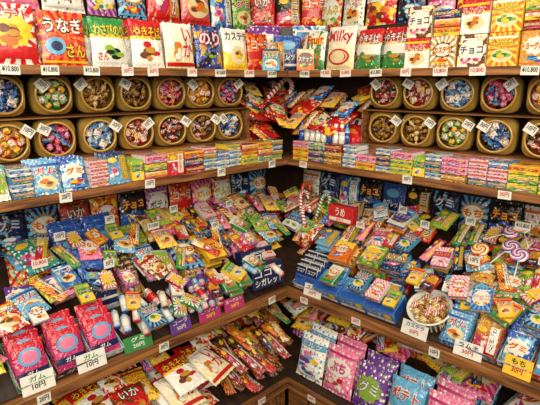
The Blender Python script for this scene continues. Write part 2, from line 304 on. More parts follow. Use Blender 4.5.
def lolly(c1,c2,seed,r=.03):
    g=G('swirl'); sp=g.n('ShaderNodeSeparateXYZ'); tc=g.n('ShaderNodeTexCoord'); g.put(sp.inputs[0],tc.outputs['Object']); x=sp.outputs[0]; z=g.M('SUBTRACT',sp.outputs[2],.1)
    an=g.M('MULTIPLY',g.M('ARCTAN2',z,x),3/6.283); rad=g.M('MULTIPLY',g.M('SQRT',g.M('ADD',g.M('MULTIPLY',x,x),g.M('MULTIPLY',z,z))),70)
    f=g.M('FRACT',g.M('ADD',an,rad)); col=g.mix(g.M('GREATER_THAN',f,.66),lin('white'),lin(c2)); col=g.mix(g.M('LESS_THAN',f,.33),col,lin(c1)); g.base(col); g.set(Roughness=.15,Coat_Weight=.6)
    mb=MB(); mb.rev([(1e-5,-.006),(r*.8,-.006),(r,-.003),(r,.003),(r*.8,.006),(1e-5,.006)],24,g.m,'y',(0,0,.1))
    st=MB(); st.rev([(0.0001,0),(.002,0),(.002,.071),(.0001,.071)],8,flat('white'))
    return mk(mb.build('candy_disc'),'lollipop','lollipop',2*r,.1+r,.014,f"{cn(c1)} {cn(c2)} swirl disc lollipop",[('stick',st.build('stick'),'white stick')],kind='bag',main='candy_disc')
LOL=[lolly('red','yellow',1),lolly('blue','pink',2),lolly('green','orange',3)]
def cane(c1,c2):
    g=G('cane_stripe'); tc=g.n('ShaderNodeTexCoord'); sp=g.n('ShaderNodeSeparateXYZ'); g.put(sp.inputs[0],tc.outputs['UV'])
    f=g.M('GREATER_THAN',g.M('FRACT',g.M('ADD',g.M('MULTIPLY',sp.outputs[1],14),sp.outputs[0])),.5); g.base(g.mix(f,lin(c1),lin(c2))); g.set(Roughness=.2)
    mb=MB(); pts=[]; H=.1; rr=.022
    for i in range(14): pts.append(Vector((0,0,H*i/14)))
    for i in range(15): a=math.pi*i/14; pts.append(Vector((rr-rr*math.cos(a),0,H+rr*math.sin(a))))
    pts.append(Vector((2*rr,0,H-.015)))
    mi=mb.mat(g.m); sg=10; n=len(pts)
    for j,p in enumerate(pts):
        t=(pts[min(j+1,n-1)]-pts[max(j-1,0)]).normalized(); nx=Vector((0,1,0)); ny=t.cross(nx); r=.008 if j not in(0,n-1) else .004
        for i in range(sg):
            a=2*math.pi*i/sg; q=p+nx*r*math.cos(a)+ny*r*math.sin(a); mb.v.append(tuple(q))
    for j in range(n-1):
        for i in range(sg):
            i2=(i+1)%sg; mb.face([j*sg+i,j*sg+i2,(j+1)*sg+i2,(j+1)*sg+i],mi,[(i/sg,j/n),((i+1)/sg,j/n),((i+1)/sg,(j+1)/n),(i/sg,(j+1)/n)],True)
    mb.face(list(range(sg)),mi,[(0,0)]*sg,False); mb.face([(n-1)*sg+i for i in range(sg)],mi,[(0,0)]*sg,False)
    return mk(mb.build('candy_cane'),'candy_cane','candy cane',.06,.13,.016,f"{cn(c1)} and {cn(c2)} striped candy cane",kind='bag')
CANE=[cane('red','white'),cane('green','white'),cane('blue','sky'),cane('red','orange')]
def bottle(c1,c2):
    mb=MB(); r=.014
    mb.rev([(.0001,0),(r,.001),(r,.03),(r*.8,.036),(r,.042),(r*.95,.052),(r*.5,.062),(r*.5,.068)],14,pack(c1,c2,'white',5,3,.1,.2))
    cp=MB(); cp.rev([(r*.6,.064),(r*.62,.076),(r*.5,.079),(.0001,.079)],14,flat(c2))
    return mk(mb.build('body'),'soda_candy_bottle','candy bottle',2*r,.079,2*r,f"small {cn(c1)} bottle-shaped candy tub with cap",[('cap',cp.build('cap'),cn(c2)+' cap')],kind='roll')
BOT=[bottle('red','white'),bottle('sky','blue')]
def card(w,h,lines,bg='white',name='price_card'):
    mb=MB(); mb.box(0,0,h/2,w,.0012,h,flat(bg,.5)); mb.box(0,.001+h*.12,h*.02+.0005,w,h*.25,.001,flat(bg,.5))
    pr=[]
    n=len(lines)
    for i,(t,c,m) in enumerate(lines):
        y1=.9-i*.82/n; y0=y1-.82/n*.72; pr.append(('text',t,.5-m/2,y0,.5+m/2,y1,c,None))
    surf_prints(mb,pr,w,h,lambda x,z:-.0006,eps=.0002)
    return mk(mb.build(name),name,'price card',w,h,.0012,f"small {cn(bg)} printed price card")
TAG=[card(.038,.03,[(t,'black',.7)]) for t in('10円','20円','30円')]
TAGR=[card(.05,.026,[('10,800','red',.8)]),card(.05,.026,[('¥10.800','black',.85)]),card(.04,.026,[('30円','red',.7)])]
BIG=[card(.09,.055,[('ガム','green',.5),('10円','black',.4)]),card(.09,.05,[('ラムネ','navy',.7),('30円','red',.4)]),card(.1,.05,[('ヨーグルト','white',.8),('20円','yellow',.4)],'magenta'),card(.09,.05,[('コーラ','white',.7),('50円','white',.4)],'purple'),card(.1,.05,[('カステラ','blue',.7),('20円','red',.35)]),card(.08,.06,[('もち','black',.5),('30円','red',.4)],'yellow'),card(.1,.05,[('グミ','white',.5),('20円','white',.4)],'green')]
for b,c in zip(BIG,('white','white','magenta','purple','white','yellow','green')): b.lab=f"{c} printed price card with large lettering"
TRC={}
def trayd(w,dp,h,c,c2,word):
    k=(round(w,3),round(dp,3),c,c2)
    if k in TRC: return TRC[k]
    mb=MB(); m=pack(c,c2,'white',4,R.randrange(9),.4); inn=flat('tan',.6); t=.002
    mb.box(0,dp/2,t/2,w,dp,t,inn); mb.box(0,t/2,h/2,w,t,h,m); mb.box(0,dp-t/2,h/2,w,t,h,m); mb.box(-w/2+t/2,dp/2,h/2,t,dp-2*t,h,m); mb.box(w/2-t/2,dp/2,h/2,t,dp-2*t,h,m)
    surf_prints(mb,[('rect',.15,.15,.85,.85,c2),('text',word,.25,.25,.75,.75,'white' if c2!='white' else c,None)],w,h,lambda x,z:0,eps=.0003)
    TRC[k]=mk(mb.build('display_carton'),'display_carton','carton',w,h,dp,f"open {cn(c)} and {cn(c2)} display carton holding sweets"); return TRC[k]
# ---------------- spawning
CP=Vector((1.821,-1.927,1.65)); pa=math.radians(13.76); FW=Vector((-math.cos(pa)*2**-.5,math.cos(pa)*2**-.5,-math.sin(pa))); RT=Vector((2**-.5,2**-.5,0)); UPV=RT.cross(FW)
def seen(p,m=38):
    v=p-CP; z=v.dot(FW)
    if z<.2: return False
    x=270+490*v.dot(RT)/z; y=202.5-490*v.dot(UPV)/z
    return -m<x<540+m and -m*1.2<y<405+m*1.2
CNT=0; KC={}
def spawn(d,M,group,where='',cull=True,root=None):
    global CNT
    if cull and not seen(M@Vector((0,0,d.h/2))): return None
    CNT+=1; KC[d.name]=KC.get(d.name,0)+1
    o=bpy.data.objects.new(d.name,None if d.parts else d.me); o.matrix_world=M; COL.objects.link(o)
    if d.parts: o.empty_display_size=.02
    lb=(d.lab+' '+where).strip()
    if len(lb.split())>12: lb=lb.replace('printed ','')
    o['label']=' '.join(lb.split()[:12]); o['category']=d.cat
    if group: o['group']=group
    if d.parts:
        for (pn,me,pl) in [(d.main,d.me,None)]+d.parts:
            c=bpy.data.objects.new(pn,me); COL.objects.link(c); c.parent=o
            if pl: c['label']=pl
    return o
def W(wall,a,d,z):
    return T((a,-d,z)) if wall=='R' else T((d,-a,z))@Rz(90)
def stand(d,wall,a,dd,z,tilt=6,yaw=0,roll=0,group='',where='',up=None):
    s=d.t/2*math.sin(math.radians(abs(tilt)))*(1 if d.kind!='bag' else .25)
    return spawn(d,W(wall,a,dd,z+s+.0005)@Rz(yaw)@Rx(-tilt)@Ry(roll),group,where)
# ---------------- structure
def struct(name,boxes,mat,lab=None,kind=True,**k):
    mb=MB()
    for b in boxes: mb.box(*b,mat)
    o=bpy.data.objects.new(name,mb.build(name)); COL.objects.link(o)
    if kind: o['kind']='structure'
    if lab: o['label']=lab
    for a,v in k.items(): o[a]=v
    return o
L=2.05; ZT,Z2,Z3,Z4=1.695,1.323,.79,.41; S1,S2,S3,S4=.355,.355,.495,.56
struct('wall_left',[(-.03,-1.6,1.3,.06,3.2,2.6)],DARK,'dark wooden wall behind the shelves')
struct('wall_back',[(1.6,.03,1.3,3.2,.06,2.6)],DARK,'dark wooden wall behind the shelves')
g=G('concrete'); nz=g.n('ShaderNodeTexNoise'); nz.inputs['Scale'].default_value=8; g.base(g.mix(nz.outputs[0],lin('3a332c'),lin('6b6055'))); g.set(Roughness=.7)
struct('floor',[(1.6,-1.6,-.03,3.4,3.4,.06)],g.m,'grey concrete shop floor')
def board(wall,s,z,th,lab,name='shelf_board'):
    mb=MB(); m=WOODR if wall=='R' else WOODL
    P=[(0,0),(L,0),(L,-s),(s,-s)] if wall=='R' else [(0,0),(s,-s),(s,-L),(0,-L)]
    if wall=='R': P=[(0.001,0),(L,0),(L,-s),(s+.001,-s)]
    mi=mb.mat(m)
    for zz in(z-th,z):
        for p in P: mb.v.append((p[0],p[1],zz))
    mb.face([0,1,2,3],mi,[(0,0)]*4,False); mb.face([7,6,5,4],mi,[(0,0)]*4,False)
    for i in range(4): j=(i+1)%4; mb.face([i,i+4,j+4,j],mi,[(0,0)]*4,False)
    if wall=='R': mb.box((s+.007+L)/2,-s-.003,z-th/2,L-s-.007,.006,th+.006,m,.002)
    else: mb.box(s+.003,-(s+L)/2,z-th/2,.006,L-s,th+.006,m,.002)
    o=bpy.data.objects.new(name,mb.build(name)); COL.objects.link(o); o['label']=lab; o['category']='shelf'; o['group']='wooden shelf boards'
for w in 'LR':
    board(w,S1,ZT,.02,'long brown wooden shelf board carrying packets'); board(w,S2,Z2,.022,'long brown wooden shelf board carrying jars and boxes')
    board(w,S3,Z3,.03,'deep brown wooden shelf board heaped with sweets'); board(w,S4,Z4,.03,'low brown wooden shelf board with large snack bags')
for w in 'LR':
    mb=MB(); s=.5; m=WOODR if w=='R' else WOODL
    mb.box(0,0,.19,L-s-.02,.02,.38,m,.002)
    for i in range(6): mb.box(-(L-s)/2+.13+i*.25,-.012,.19,.006,.006,.36,DARK)
    o=bpy.data.objects.new('plinth_panel',mb.build('plinth_panel')); o.matrix_world=W(w,(s+.02+L)/2,s,0); COL.objects.link(o)
    o['label']='brown wooden panel closing the shelf base'; o['category']='panel'
class Rp:
    def __init__(s,wall,df,z0,tan,A,name='display_riser',amin=0):
        s.w=wall; s.df=df; s.z0=z0; s.s=math.degrees(math.atan(tan)); s.c=math.cos(math.atan(tan)); s.len=df/s.c; s.H=np.zeros((int(A*100)+20,int(s.len*100)+30))
        s.A=A
        Ag=np.arange(s.H.shape[0])*.01+.005; Y=np.arange(s.H.shape[1])*.01+.005
        s.AA,s.YY=np.meshgrid(Ag,Y,indexing='ij')
        mb=MB(); mi=mb.mat(RISE); e=.002
        P=[(df,df,0),(A,df,0),(A,e,0),(e+.001,e,0),(df,df,.004),(A,df,.004),(A,e,.004+tan*df),(e+.001,e,.004+tan*df)]
        for (a,d,z) in P: mb.v.append((a,-d,z0-.004+z) if wall=='R' else (d,-a,z0-.004+z))
        fs=[[0,3,2,1],[4,5,6,7],[0,1,5,4],[1,2,6,5],[2,3,7,6],[3,0,4,7]]
        for f in fs: mb.face(f if wall=='R' else f[::-1],mi,[(0,0)]*4,False)
        o=bpy.data.objects.new(name,mb.build(name)); COL.objects.link(o); o['label']='sloping wooden riser under the heaped sweets'; o['category']='display riser'
    def F(s,a,y,z=0): return W(s.w,a,s.df,s.z0)@Rx(s.s)@T((0,y,z))
    def foot(s,a,y,w,h,yaw,mg=.003):
        t=math.radians(yaw*(1 if s.w=='R' else -1)); dx=s.AA-a; dy=s.YY-y
        u=dx*math.cos(t)+dy*math.sin(t); v=-dx*math.sin(t)+dy*math.cos(t)
        return (abs(u)<w/2+mg)&(abs(v)<h/2+mg)
    def dims(s,d): return (d.w,d.t,d.h) if d.kind=='flat' else (d.w,d.h,d.t)
    def ok(s,d,a,y):
        w,h,t=s.dims(d); ex=w/2; ey=h/2
        return y-ey>=-.015 and y+ey<s.len+.02 and a-ex>=s.df-(y-ey)*s.c+.012
    def lay(s,d,a,y,yaw,maxh,group,where,pit=0):
        w,h,t=s.dims(d); m=s.foot(a,y,w,h,yaw)
        if not m.any() or not s.ok(d,a,y): return False
        z=float(s.H[m].max())
        if z+t>maxh: return False
        te=t*(.85 if d.kind=='bag' else 1)
        s.H[m]=z+te*(.8 if d.kind=='bag' else 1)+.0005
        if d.kind=='bag':
            c=s.foot(a,y,w*.7,h*.7,yaw); s.H[c]=z+te+.001
        Mx=s.F(a,y,z+te/2+.001)@Rz(yaw)@Rx(pit)@T((0,-h/2,0))@Rx(-90)
        if d.kind in('ball','flat'): Mx=s.F(a,y,z+.001)@Rz(yaw)
        spawn(d,Mx,group,where); return True
    def standbin(s,d,a0,a1,y0,y1,tau,group,where,tray=None,jit=3):
        wl=.028 if tray else 0
        if tray: spawn(trayd(a1-a0-.004,y1-y0-.004,wl,*tray),s.F((a0+a1)/2,y0+.002,.0006),'display cartons',''); 
        n=max(1,int((a1-a0-.006)/(d.w+.002))); y=y0+.008+d.t*.5; st=d.t/math.cos(math.radians(tau))*1.02; lim=y1-.004-wl*math.tan(math.radians(tau))-d.t*.6
        pad=((a1-a0)-n*d.w)/(n+1)
        while y<=max(lim,y0+.012+d.t*.5):
            for i in range(n):
                a=a0+pad+d.w/2+i*(d.w+pad)
                zz=.003+d.t/2*math.sin(math.radians(tau))*(1 if d.kind!='bag' else .3)
                spawn(d,s.F(a,y,zz)@Rz(R.uniform(-jit,jit)*.4)@Rx(-tau+R.uniform(-.5,.5)),group,where)
            y+=st
        s.H[int(a0*100):int(a1*100),int(y0*100):int(y1*100)+8]=max(.05,d.h*math.cos(math.radians(tau)))
    def heapbin(s,ds,a0,a1,y0,y1,n,yawr,maxh,group,where,cand=9):
        for i in range(n):
            d=R.choice(ds); best=None; w,h,t=s.dims(d)
            ex=min(w/2,(a1-a0)/2-.001)*.8; ey=min(h/2,(y1-y0)/2-.001)*.8
            for tr in range(cand):
                a=R.uniform(a0+ex,a1-ex); y=R.uniform(y0+ey,y1-ey); yw=R.uniform(-yawr,yawr)
                if not s.ok(d,a,y): continue
                m=s.foot(a,y,w,h,yw)
                if not m.any(): continue
                q=float(s.H[m].max())
                if best is None or q<best[0]: best=(q,a,y,yw)
            if best: s.lay(d,best[1],best[2],best[3],maxh,group,where,0)
    def rear(s,ds,a0,a1,inset,tilt,group,where):
        a=a0; i=R.randrange(9)
        while a<a1:
            d=ds[i%len(ds)]; i+=1
            spawn(d,s.F(a+d.w/2,s.len-inset,.004)@Rx(-s.s-tilt)@Rz(R.uniform(-3,3)),group,where); a+=d.w+.003
# ============ TOP SHELF
gT='packets on the top shelf'; wT='standing on top shelf'
def rowT(wall,lst,d0=.3,z=ZT):
    for (d,a) in lst:
        for k in range(2): stand(d,wall,a,d0-k*(d.t+.022),z,7,R.uniform(-3,3) if k==0 else 0,0,gT,wT)
rowT('L',[(top1,1.42),(top2,1.275),(top3,1.13),(top4,.99),(top5,.86),(top6,.727),(top7,.595),(top1,1.57),(org,.47)])
rowT('R',[(fruit,.455),(milky,.585),(yaki,.718),(yaki,.835)])
stand(fruit,'R',.35,.26,ZT,7,-40,0,gT,wT)
for i,a in enumerate([.94,1.035,1.13,1.225,1.32,1.415,1.51]):
    stand(TOPB[i%8],'R',a,.31,ZT,0,R.uniform(-3,3),0,gT,wT); stand(TOPB[(i+3)%8],'R',a,.235,ZT,0,0,0,gT,wT)
    if i%3!=1: stand(TOPB[(i*3+2)%8],'R',a,.305,ZT+.102,0,R.uniform(-4,4),0,'boxes stacked on the top shelf','stacked on another box')
    else:
        for k in range(3): stand(FB[(i*3+k*2)%14],'R',a,.285,ZT+.102+k*.0275,0,R.uniform(-5,5),0,'boxes stacked on the top shelf','stacked on another box')
for w in 'LR':
    mb=MB(); mb.box(0,0,.09,1.5,.1,.18,RISE,.002); o=bpy.data.objects.new('display_riser',mb.build('display_riser')); o.matrix_world=W(w,1.05,.085,ZT+.0005); COL.objects.link(o); o['label']='wooden step raising the rear packets'; o['category']='display riser'
    a=.32; i=0
    while a<1.6:
        d=(MBG+BB+[dark1,dark2,redb])[(i*7+(0 if w=='L' else 3))%27]; stand(d,w,a+d.w/2,.1,ZT+.181,6,R.uniform(-4,4),0,'packets on the raised rear row','standing on a raised step'); a+=d.w+.004; i+=1
def diag(d,q,z,off=0,tilt=8,yaw=0,group='',where=''):
    s=2**-.5; x=q*s+off*s; y=-q*s+off*s
    return spawn(d,T((x,y,z+.001))@Rz(45+yaw)@Rx(-tilt),group,where)
for i,(d,q,o) in enumerate([(blueB,.47,0),(BB[2],.38,.1),(BB[5],.38,-.1),(UB[3],.56,.07),(UB[5],.56,-.07)]): diag(d,q,ZT+(.0),o,8,R.uniform(-5,5),'packets in the shelf corner','standing in shelf corner')
mb=MB(); mb.box(0,0,.1,.34,.09,.2,RISE,.002); o=bpy.data.objects.new('display_riser',mb.build('display_riser')); o.matrix_world=T((.17,-.17,ZT+.0005))@Rz(45); COL.objects.link(o); o['label']='wooden step raising packets in the corner'; o['category']='display riser'
for i,(d,o_) in enumerate([(redb,-.11),(MBG[2],.01),(org,.13)]): diag(d,.25,ZT+.201,o_,6,0,'packets in the shelf corner','standing on a raised step')
for i in range(3): stand(STK[(i*3)%8],'L',.385,.345-.02*i,ZT,2,0,0,gT,wT)
# ============ JARS
gj=G('amber_plastic'); gj.base(lin('D2AC50')); gj.set(Roughness=.12,Transmission_Weight=.6,IOR=1.3,Coat_Weight=.6,Coat_Roughness=.05); JARM=gj.m
gr=G('rim_plastic'); gr.base(lin('A87E34')); gr.set(Roughness=.3,Coat_Weight=.4)
jb=MB(); jp=[(.0001,.0),(.036,.0),(.046,-.006),(.055,-.03),(.0645,-.07),(.0648,-.095),(.0645,-.118),(.061,-.13),(.053,-.137),(.052,-.148),(.050,-.148),(.0505,-.136),(.059,-.127),(.062,-.115),(.062,-.075),(.052,-.032),(.034,-.004),(.0001,-.004)]
jb.rev(jp,32,JARM,'y',(0,0,.0655),sq=[0,.3,.5,1,1.8,2,2,1.5,.2,0,0,.2,1.5,2,2,1,.3,0])
jr=MB(); jr.rev([(.0525,-.139),(.0565,-.140),(.0575,-.145),(.0565,-.151),(.0525,-.153),(.0492,-.151),(.0495,-.147)],32,gr.m,'y',(0,0,.0655))
JAR=mk(jb.build('glass_body'),'candy_jar','jar',.13,.131,.15,'amber glass candy jar lying on its side',[('rim',jr.build('rim'),'gold-brown jar rim')],main='glass_body')
def heapm(c1,c2,c3,seed):
    rr=random.Random(seed); g=G('loose_candy'); tc=g.n('ShaderNodeTexCoord'); v=g.n('ShaderNodeTexVoronoi'); g.put(v.inputs['Vector'],tc.outputs['Object']); v.inputs['Scale'].default_value=65
    sc=g.n('ShaderNodeSeparateColor'); g.put(sc.inputs[0],v.outputs['Color']); col=g.mix(g.M('GREATER_THAN',sc.outputs[0],.4),lin(c1),lin(c2)); col=g.mix(g.M('GREATER_THAN',sc.outputs[1],.7),col,lin(c3)); g.base(col); g.set(Roughness=.25)
    mb=MB(); pts=[(rr.uniform(-.05,.05),rr.uniform(-.05,.05)) for _ in range(60)]
    def f(u,v):
        a=u*2*math.pi; r=v*.056; x,z=r*math.cos(a),r*math.sin(a); d=min(math.hypot(x-p[0],z-p[1]) for p in pts)
        return (x,-.100-.012*max(0,1-(d/.011)**2)**.5+.3*r*r/.054-z*.12,z+.0655)
    mb.grid(f,40,14,g.m); mb.rev([(.056,-.084),(.046,-.03),(.03,-.01),(.0001,-.008)],20,g.m,'y',(0,0,.0655))
    return mk(mb.build('candy_filling'),'candy_filling','candy',.1,.1,.1,'loose sweets filling the amber candy jar')
HPS=[heapm('blue','black','white',1),heapm('red','brown','white',2),heapm('orange','brown','red',3),heapm('sky','white','navy',4),heapm('brown','gold','black',5),heapm('green','brown','cream',6),heapm('gold','cream','red',7),heapm('black','red','pink',8)]
JC=[[14,8,0],[1,10,15],[15,2,7],[3,12,11],[1,13,12],[0,5,14],[9,7,1],[16,6,2],[10,13,1],[4,0,9],[12,13,3]]
PAIR=[(0,0),(1,1),(2,6),(3,4),(4,1),(5,3),(6,7),(7,5),(8,1),(9,7),(10,4)]
def jar(w,a,z,i):
    px,py=(a,-.12) if w=='R' else (.12,-a)
    if w=='R': yaw=math.degrees(math.atan2(1.82-px,1.927+py))*.5
    else: yaw=-math.degrees(math.atan2(1.927+py,1.82-px))*.5
    yaw+=R.uniform(-3,3)
    M=W(w,a,.14,z+.0004)@Rz(yaw)@T((0,.075,0)); 
    if not seen(M.translation): return
    o=spawn(JAR,M,'candy jars on the rack','on wooden rack')
    pr=PAIR[(i*4)%11]
    h=spawn(HPS[pr[1]],M,'loose candy inside jars','in bulk')
    if h: h['kind']='stuff'
    cs=JC[pr[0]]
    for k in range(11):
        if k<3: an=2*math.pi*k/3+i; rr_=.012
        else: an=2*math.pi*k/8+i*1.3; rr_=.034
        x=rr_*math.cos(an)+R.uniform(-.002,.002); zz=rr_*math.sin(an)+R.uniform(-.002,.002)
        cc=CAN[cs[(k*2+i)%3]]
        sc=.8 if cc.name=='ball_candy' else (.68 if cc.name=='wrapped_candy' else .8)
        spawn(cc,M@T((x,-.122-zz*.3-R.uniform(0,.006),.0655+zz))@Rz(R.uniform(-15,15))@Ry(R.uniform(0,360))@Matrix.Scale(sc,4)@T((0,0,-.0125 if cc.kind=='ball' else -.02)),'sweets showing in the jar mouths','in jar mouth')
    if (i*7)%10<9:
        t=TAG[i%3]; spawn(t,M@T((R.choice((-.045,.045)),-.1545,.085))@Ry(R.choice((-38,38,30,50))),'price tags on the jars','clipped to a jar rim')
i=0
for w in 'LR':
    a0=.53 if w=='L' else .722
    a=a0
    while a<1.65: 
        jar(w,a,1.4065,i); jar(w,a,1.5465,i+5); i+=1; a+=.1495
    x0=a0-.075; x1=1.9
    mb=MB(); m=WOODR
    mb.box(0,0,-.002,x1-x0,.2,.006,m,.001); mb.box(0,0,.1365,x1-x0,.2,.004,m,.001); mb.box(0,-.09,-.043,x1-x0,.012,.076,m,.001); mb.box(0,.09,-.043,x1-x0,.012,.076,m,.001)
    for e in (-1,1): mb.box(e*((x1-x0)/2-.004),0,.06,.006,.2,.15,m,.001)
    o=bpy.data.objects.new('jar_rack',mb.build('jar_rack')); o.matrix_world=W(w,(x0+x1)/2,.125,1.405); COL.objects.link(o); o['label']='two-tier brown wooden rack holding candy jars'; o['category']='rack'
# ============ SECOND SHELF CORNER PILE
for w,A in (('L',.45),('R',.64)):
    rp=Rp(w,.26,Z2+.006,.75,A)
    rp.heapbin([fan,org,redb,fan,redb] ,.03,A,0,.33,14,30,.14,'bags piled in the jar shelf corner','in a corner pile')
    rp.heapbin([org,SB[0],SB[18],SB[3],SB[1],redb,SB[12],STK[0]],.03,A,0,.33,26,40,.18,'small bags in the jar shelf corner','in a corner pile')
    if w=='L': spawn(CANE[0],rp.F(.32,.2,.16)@Rx(-45)@Ry(55)@Matrix.Scale(1.5,4),'candy canes on the jar shelf pile','on the bag pile')
a=.38
for c in range(3):
    for k in range(3): stand(FB[(c*4+k//2+3)%14],'R',a+.0425,.295,Z2+k*.0275,0,0,0,'flat candy boxes on the jar shelf','stacked on jar shelf')
    a+=.088
for k in range(16):
    stand(BOT[0] if k%5 else BOT[1],'R',.392+.031*(k%8),.30-.033*(k//8),Z2+.083,0,0,0,'candy bottles on the box stacks','on stacked boxes')
for w in 'LR':
    a=.372 if w=='L' else .65; i=0
    while a<1.6:
        typ=R.random(); 
        if w=='L' and a>1.1 and typ<.45:
            d=SB[[1,10,7,8][i%4]]
            for k in range(3): stand(d,w,a+d.w/2,.335-k*.03,Z2,18,R.uniform(-3,3),0,'small bags on the jar shelf','leaning on jar shelf')
            wd=d.w
        elif typ<.75:
            F_=R.choice((FB,FB2,FB2)); d=R.choice(F_); n=(R.choice((2,3,3)) if F_ is FB else R.choice((3,4,4)))
            for k in range(n):
                dd=d if R.random()<.35 else R.choice(F_)
                stand(dd,w,a+d.w/2,.298+R.uniform(-.004,.004),Z2+k*(d.h+.0016),0,R.uniform(-3,3),0,'flat candy boxes on the jar shelf','stacked on jar shelf')
            wd=d.w
        elif typ<.87:
            d=R.choice(UB)
            for k in range(3): stand(d,w,a+d.w/2,.33-k*.034,Z2,0,R.uniform(-1,1),0,'upright candy boxes on the jar shelf','upright on jar shelf')
            wd=d.w
        else:
            d=R.choice(MINI)
            for k in range(5): stand(d,w,a+d.w/2,.335-k*.02,Z2,6,0,0,'gum boxes on the jar shelf','upright on jar shelf')
            wd=d.w
        a+=wd+.004; i+=1
# ============ PRICE TAGS ON BOARD FRONTS
for w in 'LR':
    for j,(s,z,dz) in enumerate(((S1,ZT,-.024),(S2,Z2,-.026),(S3,Z3,-.03))):
        a=s+.1
        while a<1.6:
            t=R.choice(TAGR) if j==0 else R.choice(TAG+TAGR[2:])
            spawn(t,W(w,a,s+.0068,z+dz)@Ry(R.uniform(-3,3)),'price cards on the shelf edges','fixed to shelf edge') if j<1 or R.random()<.75 else None
            a+=R.uniform(.09,.17) if j<1 else R.uniform(.2,.4)
# ============ THIRD SHELF
RL=Rp('L',.465,Z3+.005,.6,1.85); RR=Rp('R',.465,Z3+.005,.6,1.85)
g3='heaped on the middle shelf'
def bins(rp,y0,y1,lst,a):
    for (wd,kind,ds,*x) in lst:
        a1=a+wd; gp=ds[0].cat+'s '+g3
        if kind=='s': rp.standbin(ds[0],a+.002,a1-.002,y0,y1,x[0] if x else 50,gp,'in display carton',x[1] if len(x)>1 else None)
        elif kind=='h': rp.heapbin(ds,a,a1,y0,y1,x[0],x[1],x[2],gp,'heaped on middle shelf')
        a=a1
    return a
bins(RL,0,.165,[(.17,'x',[cocoa]),(.16,'h',[FB2[5],FB2[0],MINI[3]],26,12,.09),(.14,'h',ROLL[1:4],54,22,.085),(.15,'h',[ROLL[0],ROLL[2],ROLL[5]],62,25,.09),(.14,'h',[ROLL[4],ROLL[1],ROLL[0]],52,30,.09),(.11,'s',[redp],55,('sky','white','ガム')),(.11,'s',[redp],55,('red','navy','ガム')),(.11,'s',[redp],55,('green','white','グミ')),(.2,'h',SB,14,30,.08)],.485)
bins(RR,0,.165,[(.125,'s',[cocoaw],42,('navy','white','ココア')),(.12,'x',[cocoaw]),(.12,'x',[cocoaw]),(.12,'x',[cocoaw]),(.18,'x',[cocoaw]),(.095,'s',[SB[10]],52,('sky','blue','ラムネ')),(.095,'s',[SB[17]],52,('gold','blue','もち')),(.095,'s',[SB[1]],52,('white','blue','ソーダ')),(.095,'s',[SB[7]],52,('gold','red','チョコ')),(.25,'h',SB,14,30,.08)],.50)
for k in range(2): spawn(cocoa,W('L',.58,.45-k*.06,Z3+.03+k*.045)@Rz(-4)@Rx(-10),'navy candy stick boxes','standing at the shelf corner')
RL.H[49:66,0:17]=.08
for k,a in enumerate((.69,.815,.94)):
    spawn(bluebx,RR.F(a,.052,.002)@Rz(R.uniform(-2,2)),'blue candy cartons on the shelf edge','at the shelf edge')
    RR.H[int((a-.062)*100):int((a+.062)*100),0:11]=.059
    RR.heapbin([FB2[k],FB2[(k*3+5)%10],MINI[k*2]],a-.06,a+.06,0.02,.13,3,8,.11,'candy boxes on the blue cartons','stacked on blue cartons')
    RR.heapbin([FB[(k*5+11)%14],FB[(k*5+9)%14],FB2[k]],a-.06,a+.06,.115,.24,9,5,.14,'candy boxes behind the blue cartons','stacked behind blue cartons')
bk=MB(); wm=flat('white',.3)
bk.rev([(.0001,0),(.06,0),(.075,.05),(.079,.052),(.079,.056),(.073,.056),(.058,.004),(.0001,.004)],28,wm)
for k in range(28):
    t=2*math.pi*k/28; bk.box(.0705*math.cos(t),.0705*math.sin(t),.027,.004,.004,.04,flat('cream'))
BK=mk(bk.build('candy_basket'),'candy_basket','basket',.158,.056,.158,'round white plastic basket full of wrapped sweets')
bm_=RR.F(1.1,.088,.001); spawn(BK,bm_,'','on the middle shelf'); 
RR.H[102:118,0:17]=.09
for k in range(40):
    an=k*2.4; r=.06*math.sqrt((k%20)/20)*(.95 if k>=20 else .9); c=[CAN[11],CAN[3],CAN[1]][k%3]
    spawn(c,bm_@T((r*math.cos(an),r*math.sin(an),.014+.024*(k//20)))@Rz(an*50)@Matrix.Scale(.85,4),'wrapped sweets in the basket','in white basket')
def rnd(rp,y0,y1,a,amax,seq):
    i=0
    while a<amax:
        k=seq[i%len(seq)]; i+=1
        if k=='hb': wd=.15; b_=R.choice(SB); rp.heapbin([b_,b_,R.choice(SB),R.choice(STK)],a,a+wd,y0,y1,10,16,.12,'small snack bags '+g3,'heaped on middle shelf')
        elif k=='hm': wd=.16; rp.heapbin([R.choice(MBG),R.choice(MBG),R.choice(SB)],a,a+wd,y0,y1+.02,7,14,.13,'snack bags '+g3,'heaped on middle shelf')
        elif k=='sb': wd=.092; t=R.choice(TRI); rp.standbin(R.choice(SB),a,a+wd,y0,y1,50,'small snack bags in cartons','in display carton',(t[0],t[1],R.choice(WORDS)))
        elif k=='sm': wd=.1; t=R.choice(TRI); rp.standbin(R.choice(MINI),a,a+wd,y0,y1,45,'gum boxes in cartons','in display carton',(t[0],t[1],R.choice(WORDS)))
        elif k=='st': wd=.13; rp.heapbin(R.sample(STK,3),a,a+wd,y0,y1,16,14,.1,'stick snack bags '+g3,'heaped on middle shelf')
        elif k=='fb': wd=.1; rp.heapbin(R.sample(FB,2)+R.sample(FB2,1),a,a+wd,y0,y1,9,8,.12,'candy boxes '+g3,'stacked on middle shelf')
        elif k=='bl': wd=.125; rp.standbin(blueB,a,a+wd,y0,y1,50,'blue bags on the middle shelf','in display carton',('sky','white','ラムネ'))
        a+=wd+.003
rnd(RL,.17,.335,.33,1.6,['hb','sb','st','fb','sm','hb','sb','bl','fb','hb','st','hm'])
rnd(RL,.34,.48,.18,1.45,['hb','sb','hm','sb','fb','hm','sm','bl','bl','hm','hm'])
